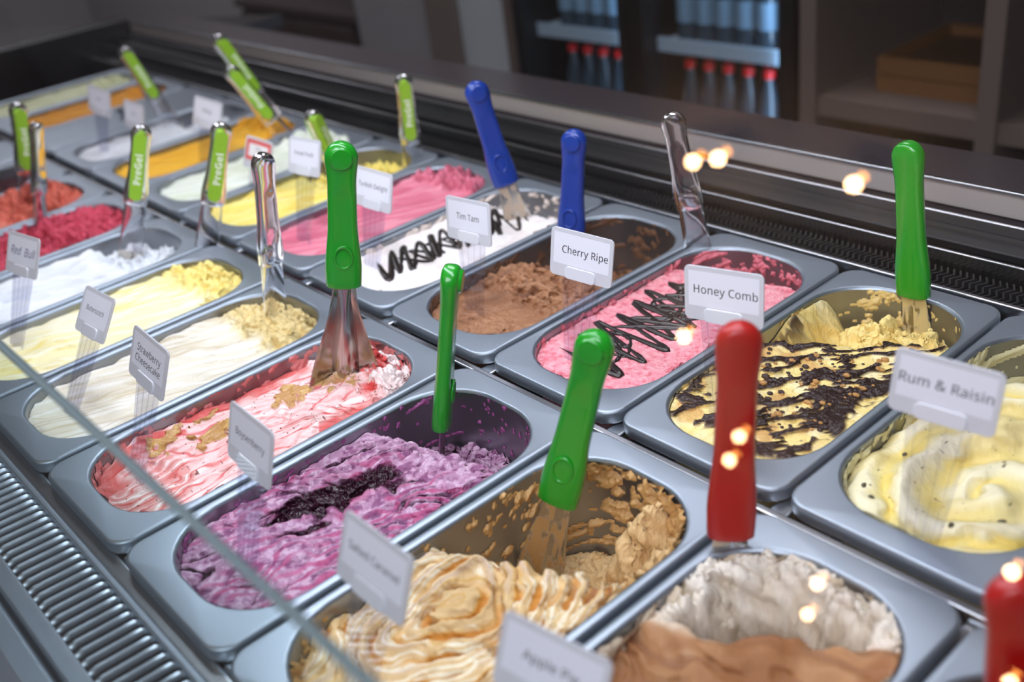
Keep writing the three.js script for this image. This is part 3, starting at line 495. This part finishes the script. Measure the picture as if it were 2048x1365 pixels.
const bladeFilm = (hex) => { const n = 128, d = new Uint8Array(n * n * 4), c = new THREE.Color(hex), s = [c.r, c.g, c.b].map(v => Math.pow(v, 1 / 2.2) * 255), mt = new Uint8Array(n * n * 4); // streaks of ice cream left on the steel
  for (let j = 0; j < n; j++) for (let i = 0; i < n; i++) { const v = sm(-0.05, 0.25, F(i * 0.10, j * 0.035, 3, 777)); d.set([lerp(186, s[0], v), lerp(182, s[1], v), lerp(176, s[2], v), 255], (j * n + i) * 4); mt.set([0, lerp(60, 140, v), lerp(255, 0, v), 255], (j * n + i) * 4); }
  const t = new THREE.DataTexture(d, n, n); t.colorSpace = THREE.SRGBColorSpace; t.wrapS = t.wrapT = THREE.RepeatWrapping; t.magFilter = THREE.LinearFilter; t.repeat.set(4, 4); t.needsUpdate = true;
  const m = new THREE.DataTexture(mt, n, n); m.wrapS = m.wrapT = THREE.RepeatWrapping; m.magFilter = THREE.LinearFilter; m.repeat.set(4, 4); m.needsUpdate = true;
  return std(0xffffff, 1, 1, { map: t, roughnessMap: m, metalnessMap: m }); };
function place(g, base, topP, spin) {
  const b = new THREE.Vector3(...base), Y = new THREE.Vector3(...topP).sub(b).normalize(), Z = EYE.clone().sub(b); Z.addScaledVector(Y, -Z.dot(Y)).normalize(); const X = new THREE.Vector3().crossVectors(Y, Z);
  g.quaternion.setFromRotationMatrix(new THREE.Matrix4().makeBasis(X, Y, Z)); g.rotateY(spin * Math.PI / 180); g.position.copy(b);
}
function spatula(color, base, topP, frac, spin, label, { spade = false, film = 0xd8c4a0, deep = 0.045, w = 0.019, ring = true, group } = {}) {
  const L = new THREE.Vector3(...topP).distanceTo(new THREE.Vector3(...base)), hb = frac * L, g = thing('ice_cream_spatula', label, 'spatula', [0, 0, 0], group);
  place(g, base, topP, spin);
  const h = part(g, 'handle', handleGeo(L - hb).translate(0, hb, 0), plastic[color]);
  if (ring) {
    const H = L - hb; part(h, 'embossed_disc', new THREE.LatheGeometry([[0.0001, 0.0018], [0.0085, 0.0017], [0.0098, 0.0012], [0.0104, -0.0015]].map(a => new THREE.Vector2(...a)), 28).rotateX(Math.PI / 2).translate(0, L - 0.0137, 0.0084), plastic[color]);
    part(h, 'thumb_ring', new THREE.TorusGeometry(0.0078, 0.0012, 8, 28).scale(1, 1.35, 1).translate(0, hb + H * 0.22, 0.0081), plastic[color]);
  }
  part(g, 'blade', spade ? bladeGeo(-deep, hb + 0.012, 0.036, 0.0105, 0.016, 0.0014, 'round') : bladeGeo(-deep, hb + 0.012, w, 0.0115, 0.003), spade ? bladeSteel : bladeFilm(film));
  if (spade) part(g, 'spine', bladeGeo(-0.01, hb + 0.012, 0.012, 0.0060, -0.006, 0.003), bladeSteel);
  return g;
}
spatula('green', [-0.254, 0.0, -0.273], [-0.234, 0.22, -0.309], 0.39, 0, 'broad steel spade with green handle standing in the strawberry ice cream', { spade: true });
spatula('green', [-0.123, -0.05, -0.277], [-0.100, 0.136, -0.310], 0.19, 82, 'green spatula seen edge-on in the purple boysenberry ice cream', { film: 0x8a5a80, w: 0.016 });
spatula('green', [0.038, -0.06, -0.255], [0.079, 0.137, -0.299], 0.27, -14, 'green spatula leaning in the scooped salted caramel pan', { film: 0xb08a54, w: 0.021 });
spatula('red', [0.183, -0.06, -0.300], [0.194, 0.176, -0.309], 0.30, 8, 'red spatula standing in the crumbly apple pie ice cream', { film: 0xbfae94, ring: false });
spatula('red', [0.402, -0.06, -0.268], [0.392, 0.121, -0.262], 0.24, 20, 'red spatula standing in the olive brown coffee ice cream', { film: 0x8a7440, ring: false });
spatula('green', [0.103, -0.03, -0.687], [0.089, 0.156, -0.679], 0.19, 150, 'green spatula at the back of the honeycomb pan', { film: 0xd8c080, ring: false });
spatula('blue', [-0.395, -0.02, -0.626], [-0.414, 0.170, -0.601], 0.32, 8, 'blue spatula in the white vanilla with chocolate scribbles', { film: 0xc9b49c, w: 0.022 });
spatula('blue', [-0.282, -0.05, -0.598], [-0.266, 0.131, -0.615], 0.28, -20, 'blue spatula in the half empty brown chocolate pan', { film: 0x8a6444 });
// clear plastic spatulas, some with a green printed label on the handle
function labelTexture() {
  const c = document.createElement('canvas'); c.width = 512; c.height = 128; const x = c.getContext('2d'); x.fillStyle = '#8fc02c'; x.fillRect(0, 0, 512, 128); x.fillStyle = '#eef4e4'; x.font = 'bold 104px sans-serif'; x.textAlign = 'center'; x.textBaseline = 'middle'; x.fillText('PreGel', 236, 68);
  const t = new THREE.CanvasTexture(c); t.colorSpace = THREE.SRGBColorSpace; return t;
}
const labelMat = std(0xffffff, 0.4, 0, { map: labelTexture() }), labelGreen = std(0x8fc02c, 0.4);
function clearSpatula(base, topP, frac, spin, label, printed, film = 0xd9d4c4) {
  const L = new THREE.Vector3(...topP).distanceTo(new THREE.Vector3(...base)), hb = frac * L, H = L - hb, g = thing('clear_spatula', label, 'spatula', [0, 0, 0]);
  place(g, base, topP, spin);
  const h = part(g, 'handle', handleGeo(H, 1).translate(0, hb, 0), clearPlastic);
  if (printed) {
    const s = new THREE.Shape(), w = 0.0082, l = H * 0.86, y0 = hb + H * 0.05; s.absarc(0, l - w, w, 0, Math.PI); s.absarc(0, w, w, Math.PI, Math.PI * 2); s.closePath();
    const e = part(h, 'printed_label', new THREE.ExtrudeGeometry(s, { depth: 0.0205, bevelEnabled: false, curveSegments: 8 }).translate(0, y0, -0.01025), labelGreen);
    for (const f of [1, -1]) { const p = new THREE.PlaneGeometry(l * 0.72, 0.0150); p.rotateZ(Math.PI / 2); if (f < 0) p.rotateY(Math.PI); part(e, 'lettering', p.translate(0, y0 + l * 0.5, f * 0.01045), labelMat); }
  }
  const rings = []; for (let k = 0; k <= 8; k++) { const t = k / 8; rings.push(secE(lerp(0.0125, 0.0165, t), lerp(0.006, 0.0035, t), lerp(hb + 0.012, -0.012, t)).reverse()); }
  part(g, 'neck', loft(rings, true), clearPlastic);
  part(g, 'blade', bladeGeo(-0.045, 0.0, 0.018, 0.0165, 0.002, 0.002), bladeFilm(film));
  return g;
}
clearSpatula([-0.143, -0.03, -0.672], [-0.162, 0.153, -0.656], 0.42, -12, 'clear plastic spatula in the pink cherry ice cream', false, 0xd98890);
clearSpatula([-0.434, -0.015, -0.296], [-0.421, 0.173, -0.323], 0.36, 38, 'clear plastic spatula in the creamy butterscotch ice cream', false, 0xe6dcb8);
clearSpatula([-0.681, -0.015, -0.335], [-0.655, 0.148, -0.393], 0.40, 8, 'clear spatula with green printed label in the pale yellow ice cream', true, 0xd9c88a);
clearSpatula([-0.785, -0.015, -0.277], [-0.764, 0.146, -0.335], 0.40, -5, 'clear spatula with green printed label in the snow white ice cream', true);
clearSpatula([-1.103, -0.015, -0.252], [-1.095, 0.145, -0.285], 0.36, 20, 'clear spatula with green printed label in the coral red ice cream', true, 0xc07060);
clearSpatula([-0.998, -0.015, -0.230], [-0.987, 0.135, -0.272], 0.35, 60, 'clear plastic spatula in the raspberry red ice cream', false, 0xc06070);
clearSpatula([-0.692, -0.015, -0.682], [-0.688, 0.123, -0.689], 0.28, 5, 'clear spatula with green printed label in the raspberry pink ice cream', true, 0xc86a80);
clearSpatula([-0.770, -0.015, -0.600], [-0.767, 0.092, -0.575], 0.30, 45, 'clear spatula with green printed label in the lemon yellow ice cream', true, 0xd8cc80);
clearSpatula([-0.975, -0.015, -0.642], [-1.004, 0.128, -0.579], 0.33, 8, 'clear spatula with green printed label in the greenish white ice cream', true);
clearSpatula([-1.098, -0.015, -0.691], [-1.127, 0.154, -0.629], 0.36, 30, 'clear spatula with green printed label in the mango orange ice cream', true, 0xd8a040);
clearSpatula([-1.289, -0.015, -0.581], [-1.305, 0.140, -0.537], 0.36, 10, 'clear spatula with green printed label in the white coconut ice cream', true);

// ───────────────────────── flavour signs ─────────────────────────
const TW = 0.067, TH = 0.045;
const rrShape = (w, h, r) => { const s = new THREE.Shape(); s.absarc(w / 2 - r, h / 2 - r, r, 0, Math.PI / 2); s.absarc(-w / 2 + r, h / 2 - r, r, Math.PI / 2, Math.PI); s.absarc(-w / 2 + r, -h / 2 + r, r, Math.PI, Math.PI * 1.5); s.absarc(w / 2 - r, -h / 2 + r, r, Math.PI * 1.5, Math.PI * 2); s.closePath(); return s; };
const cardGeo = new THREE.ExtrudeGeometry(rrShape(TW, TH, 0.0045), { depth: 0.0012, bevelEnabled: true, bevelSize: 0.0002, bevelThickness: 0.0002, bevelSegments: 1, curveSegments: 6 }).translate(0, 0, -0.0006);
const cardMat = phys({ color: 0xe2e4ea, roughness: 0.35, transmission: 0.25, thickness: 0 });
const clipMat = phys({ color: 0xdcdfe6, roughness: 0.15, clearcoat: 0.6 });
function paper(lines, style) {
  const c = document.createElement('canvas'); c.width = 512; c.height = 256; const x = c.getContext('2d'); x.fillStyle = style.ground || '#e3e5ee'; x.fillRect(0, 0, 512, 256);
  if (style.border) { x.fillStyle = style.border; x.fillRect(0, 0, 512, 256); x.fillStyle = '#f2f0f0'; x.fillRect(56, 50, 400, 156); }
  x.fillStyle = style.ink || '#17171c'; x.textAlign = 'center'; x.textBaseline = 'middle'; x.font = `${style.italic ? 'italic ' : ''}${style.size || 62}px sans-serif`;
  lines.forEach((l, k) => x.fillText(l, 256 + (style.dx || 0), 132 + (k - (lines.length - 1) / 2) * (style.size || 62) * 1.08 + (style.dy || 0)));
  const t = new THREE.CanvasTexture(c); t.colorSpace = THREE.SRGBColorSpace; t.anisotropy = 8; return t;
}
function sign(p, [yaw, lean, roll], stakeLen, lines, label, style = {}) {
  const R = new THREE.Euler(lean * Math.PI / 180, yaw * Math.PI / 180, roll * Math.PI / 180, 'YXZ'), q = new THREE.Quaternion().setFromEuler(R), down = new THREE.Vector3(0, -1, 0).applyQuaternion(q);
  const total = TH / 2 + stakeLen + 0.012, base = new THREE.Vector3(...p).addScaledVector(down, total);
  const g = thing('flavour_sign', label, 'sign', base.toArray()); g.quaternion.copy(q);
  const cy = total;
  const card = part(g, 'card', cardGeo.clone().translate(0, cy, 0), cardMat);
  const pl = new THREE.PlaneGeometry(0.0600, 0.0295); part(card, 'paper_label', pl.translate(0, cy + 0.0040, 0.00085), std(0xffffff, 0.7, 0, { map: paper(lines, style) }));
  const clip = new THREE.ExtrudeGeometry(rrShape(0.032, 0.0105, 0.0035), { depth: 0.0008, bevelEnabled: true, bevelSize: 0.0006, bevelThickness: 0.0006, bevelSegments: 2 });
  part(card, 'clip', clip.translate(0, cy - 0.0175, 0.0008), clipMat);
  const s = new THREE.Shape(); const t0 = cy - TH / 2 + 0.006; s.moveTo(-0.022, t0); s.lineTo(0.022, t0); s.lineTo(0.013, 0.002); s.lineTo(0.009, 0); s.lineTo(-0.009, 0); s.lineTo(-0.013, 0.002); s.closePath();
  const stake = part(g, 'stake', new THREE.ExtrudeGeometry(s, { depth: 0.0014, bevelEnabled: false }).translate(0, 0, -0.0030), clearSheet);
  const ribs = []; for (const k of [-3, -1, 1, 3]) { const r = new THREE.CylinderGeometry(0.0004, 0.0003, t0 - 0.004, 6); r.translate(0, t0 / 2 + 0.002, 0); const ps = r.attributes.position; for (let v = 0; v < ps.count; v++) ps.setX(v, ps.getX(v) + k * lerp(0.0026, 0.0052, ps.getY(v) / t0)); r.translate(0, 0, -0.0012); ribs.push(r); }
  part(stake, 'ribs', mergeGeometries(ribs), clearSheet);
  return g;
}
sign([-0.633, 0.085, -0.116], [10.1, -26.6, 0.3], 0.080, ['Red  Bull'], 'sign with handwritten blue lettering in the pale yellow ice cream', { ink: '#33386e', size: 112, italic: true });
sign([-0.429, 0.075, -0.114], [1.1, -34.9, 2.2], 0.084, ['Butterscotch'], 'sign lettered Butterscotch in the creamy white ice cream', { size: 60 });
sign([-0.263, 0.087, -0.099], [1.2, -22.7, -4.8], 0.087, ['Strawberry', 'Cheesecake'], 'sign with two lines lettered Strawberry Cheesecake', { size: 78, dy: 12 });
sign([-0.080, 0.085, -0.095], [-1.7, -18.6, -0.7], 0.080, ['Boysenberry'], 'sign lettered Boysenberry in the purple ice cream', { size: 68 });
sign([0.104, 0.088, -0.077], [1.8, -21.4, -2.5], 0.085, ['Salted Caramel'], 'sign lettered Salted Caramel in the tan ice cream', { size: 64 });
sign([0.232, 0.075, -0.098], [14.5, -21.1, -5.7], 0.075, ['Apple Pie'], 'sign lettered Apple Pie in the cinnamon brown ice cream', { size: 72 });
sign([-0.593, 0.093, -0.459], [4.0, -18.8, 2.1], 0.088, ['Forest Fruits'], 'sign lettered Forest Fruits in the raspberry pink ice cream', { size: 62 });
sign([-0.440, 0.082, -0.455], [4.5, -16.3, -1.1], 0.076, ['Turkish Delight'], 'sign lettered Turkish Delight in the white ice cream with chocolate scribbles', { size: 66 });
sign([-0.264, 0.084, -0.453], [3.2, -9.6, 2.2], 0.078, ['Tim Tam'], 'sign with two short words standing in the brown chocolate ice cream', { size: 76 });
sign([-0.086, 0.094, -0.441], [11.0, -10.1, -3.4], 0.086, ['Cherry Ripe'], 'sign with two words standing in the flat pink ice cream', { size: 82, dx: 34 });
sign([0.079, 0.105, -0.435], [12.4, -6.6, 1.6], 0.092, ['Honey Comb'], 'sign lettered Honey Comb in the chocolate streaked yellow ice cream', { size: 82, dx: 14 });
sign([0.278, 0.109, -0.405], [11.2, -5.5, -3.5], 0.094, ['Rum & Raisin'], 'sign lettered Rum and Raisin in the pale yellow raisin ice cream', { size: 86 });
sign([-1.254, 0.076, -0.453], [9.6, -11.4, -8.2], 0.066, ['Kiwi'], 'small sign standing in the white coconut ice cream', { size: 54 });
sign([-1.190, 0.052, -0.480], [4.1, -14.1, -2.7], 0.043, ['Lime'], 'small sign behind the printed spatula of the snow white pan', { size: 54 });
sign([-1.021, 0.064, -0.534], [13.3, -18.2, -8.1], 0.058, ['Mango'], 'small sign standing in the mango orange ice cream', { size: 60 });
sign([-0.809, 0.044, -0.501], [5.4, -23.5, -2.5], 0.039, ['Pine', 'Lime'], 'sign with a red border behind the clear spatula', { size: 60, border: '#e0605e' });

// ───────────────────────── behind the case ─────────────────────────
const bottleProfile = (r, h) => [[0.001, 0], [r * 0.9, 0], [r, 0.006], [r, h * 0.55], [r * 0.92, h * 0.62], [r * 0.5, h * 0.83], [r * 0.42, h * 0.87], [r * 0.42, h * 0.94], [0.001, h * 0.94]].map(a => new THREE.Vector2(...a));
const bottleBody = new THREE.LatheGeometry(bottleProfile(0.027, 0.225), 20), bottleLabel = new THREE.CylinderGeometry(0.0273, 0.0273, 0.06, 20, 1, true).translate(0, 0.075, 0), bottleCap = new THREE.CylinderGeometry(0.0135, 0.0135, 0.018, 16).translate(0, 0.217, 0);
const bodyMat = phys({ color: 0x33434e, roughness: 0.12, clearcoat: 0.8 }), labelWhite = std(0x6f8ea4, 0.4), capRed = std(0xd2181f, 0.4), capBlue = std(0x1a4fd0, 0.4);
function bottle(x, y, z, cap, label, group) {
  const t = thing('drink_bottle', label, 'bottle', [x, y, z], group);
  part(t, 'body', bottleBody, bodyMat); part(t, 'label', bottleLabel, labelWhite); part(t, 'cap', bottleCap, cap);
}
function fridge(x0, x1, label, k) {
  const g = thing('drinks_fridge', label, 'fridge', [(x0 + x1) / 2, -0.95, -1.74]), w = (x1 - x0) / 2, H = 1.55;
  const black = std(0x0c0d10, 0.4), inner = std(0x1f2730, 0.5);
  part(g, 'cabinet', mergeGeometries([box(-w, -w + 0.03, 0, H, -0.6, 0), box(w - 0.03, w, 0, H, -0.6, 0), box(-w, w, 0, 0.1, -0.6, 0), box(-w, w, H - 0.12, H, -0.6, 0)]), black);
  part(g, 'back_panel', box(-w + 0.03, w - 0.03, 0.1, H - 0.12, -0.6, -0.58), inner);
  part(g, 'door_frame', mergeGeometries([box(-w, -w + 0.035, 0.06, H - 0.06, 0.002, 0.03), box(w - 0.035, w, 0.06, H - 0.06, 0.002, 0.03), box(-w + 0.035, w - 0.035, 0.06, 0.11, 0.002, 0.03), box(-w + 0.035, w - 0.035, H - 0.11, H - 0.06, 0.002, 0.03)]), black);
  const p = new THREE.PlaneGeometry(2 * w - 0.07, H - 0.22); part(g, 'door_glass', p.translate(0, H / 2, 0.012), glassPane);
  for (const y of [0.525, 0.80]) { const s = part(g, 'shelf', box(-w + 0.032, w - 0.032, y - 0.012, y, -0.57, -0.03), std(0x9fb4c0, 0.4)); part(s, 'price_rail', box(-w + 0.032, w - 0.032, y - 0.022, y + 0.012, -0.03, -0.024), std(0x9db4c4, 0.4)); }
  part(g, 'light_tube', box(w - 0.05, w - 0.04, 0.15, H - 0.16, -0.04, -0.03), std(0xffffff, 0.5, 0, { emissive: 0xb8dcff, emissiveIntensity: 2 }));
  areaLight(0.05, 1.2, 0xb4d8ff, k, [x1 - 0.062, -0.2, -1.775], [x0 + 0.1, -0.2, -1.86]);
  const n = Math.floor((x1 - x0 - 0.09) / 0.0575);
  for (const [y, ri] of [[-0.425, 0], [-0.15, 1]]) for (let r = 0; r < 2; r++) for (let b = 0; b < n; b++) bottle(x1 - 0.075 - b * 0.0575, y, -1.81 - r * 0.075, ri ? ((b === 0 || b === 2) && x0 < -1.3 ? capBlue : capRed) : capRed, `${ri ? 'clear bottle' : 'red capped bottle'}, ${r ? 'second' : 'front'} row, ${ri ? 'upper' : 'lower'} shelf, fridge beside the ${x0 < -1.3 ? 'wall upright' : 'shelf unit'}`, `${ri ? 'upper' : 'lower'} shelf ${r ? 'second' : 'front'} row bottles, fridge beside the ${x0 < -1.3 ? 'wall upright' : 'shelf unit'}`);
}
fridge(-1.645, -1.225, 'dark drinks fridge beside the brown wall upright', 4);
fridge(-1.215, -0.760, 'dark drinks fridge beside the wooden shelf unit', 9);
{ // shelf unit
  const wood = std(0x62564f, 0.6), g = thing('shelf_unit', 'grey-brown wooden shelf unit beside the drinks fridge', 'shelf', [0.05, -0.95, -1.75]);
  const put2 = (n, a) => part(g, n, box(...a).translate(-0.05, 0.95, 1.75), wood);
  for (const x of [-0.735, -0.350, 0.03, 0.41, 0.79]) put2('upright', [x, x + 0.038, -0.95, 0.6, -2.2, -1.70]);
  for (const y of [-0.245, -0.62, 0.16, 0.55]) for (const x of [-0.697, -0.312, 0.068, 0.448]) put2('shelf_board', [x, x + 0.342, y, y + 0.04, -2.19, -1.71]);
  part(g, 'back_board', box(-0.735, 0.828, -0.95, 0.6, -2.22, -2.2).translate(-0.05, 0.95, 1.75), std(0x3c322e, 0.8));
  for (const [y, l] of [[-0.2045, 'lower'], [-0.168, 'upper']]) { const t = thing('wooden_tray', `${l} of two shallow wooden trays stacked in the shelf unit`, 'tray', [-0.49, y, -1.93]); part(t, 'base', box(-0.11, 0.11, 0, 0.012, -0.13, 0.13), std(0x4a321a, 0.6)); part(t, 'sides', mergeGeometries([box(-0.12, 0.12, 0, 0.034, 0.13, 0.142), box(-0.12, 0.12, 0, 0.034, -0.142, -0.13), box(-0.12, -0.11, 0, 0.034, -0.13, 0.13), box(0.11, 0.12, 0, 0.034, -0.13, 0.13)]), std(0x6e4a24, 0.6)); }
  for (let k = 0; k < 3; k++) { const t = thing('brown_carton', 'closed brown carton on the low board of the shelf unit', 'carton', [-0.635 + k * 0.112, -0.58, -1.86], 'cartons on the low shelf board'); part(t, 'box', box(-0.05, 0.05, 0, 0.2, -0.1, 0.1, 0.003), std(0x6a4034, 0.8)); part(t, 'tape', box(-0.008, 0.008, 0.2005, 0.201, -0.1, 0.1), std(0x9a8468, 0.4)); }
}
{ // dark counter beyond the end of the case
  const s = new THREE.Shape([[-3.13, 0.835], [-2.16, 1.308], [-2.15, 0.97], [-2.15, 0.1], [-3.6, 0.1], [-3.6, 0.6]].map(a => new THREE.Vector2(...a)));
  const g = thing('dark_counter', 'dark brown counter beyond the end of the display case', 'counter', [-2.8, -0.95, -0.5]);
  const m = std(0x2b2625, 0.45);
  part(g, 'top', new THREE.ExtrudeGeometry(s, { depth: 0.03, bevelEnabled: true, bevelSize: 0.002, bevelThickness: 0.002, bevelSegments: 1 }).rotateX(-Math.PI / 2).translate(2.8, 0.87, 0.5), m);
  part(g, 'base', new THREE.ExtrudeGeometry(s, { depth: 0.86, bevelEnabled: false }).rotateX(-Math.PI / 2).translate(2.8, 0.005, 0.5).scale(0.97, 1, 0.97), std(0x241f1e, 0.7));
  const b = thing('dark_wood_cabinet', 'low dark reddish wood cabinet against the back wall', 'cabinet', [-3.0, -0.95, -2.1]);
  part(b, 'body', box(-0.42, 0.40, 0, 0.72, -0.28, 0.28, 0.006), std(0x2f2020, 0.6)); part(b, 'top', box(-0.44, 0.42, 0.721, 0.75, -0.3, 0.3, 0.004), std(0x3a2a29, 0.5));
  for (const x of [-0.21, 0.19]) { const d = part(b, 'door', box(x - 0.195, x + 0.195, 0.03, 0.7, 0.281, 0.3, 0.004), std(0x35231f, 0.55)); part(d, 'knob', new THREE.SphereGeometry(0.012, 12, 8).translate(x + 0.15, 0.5, 0.31), steelDark); }
}
renderer.render(scene, camera);
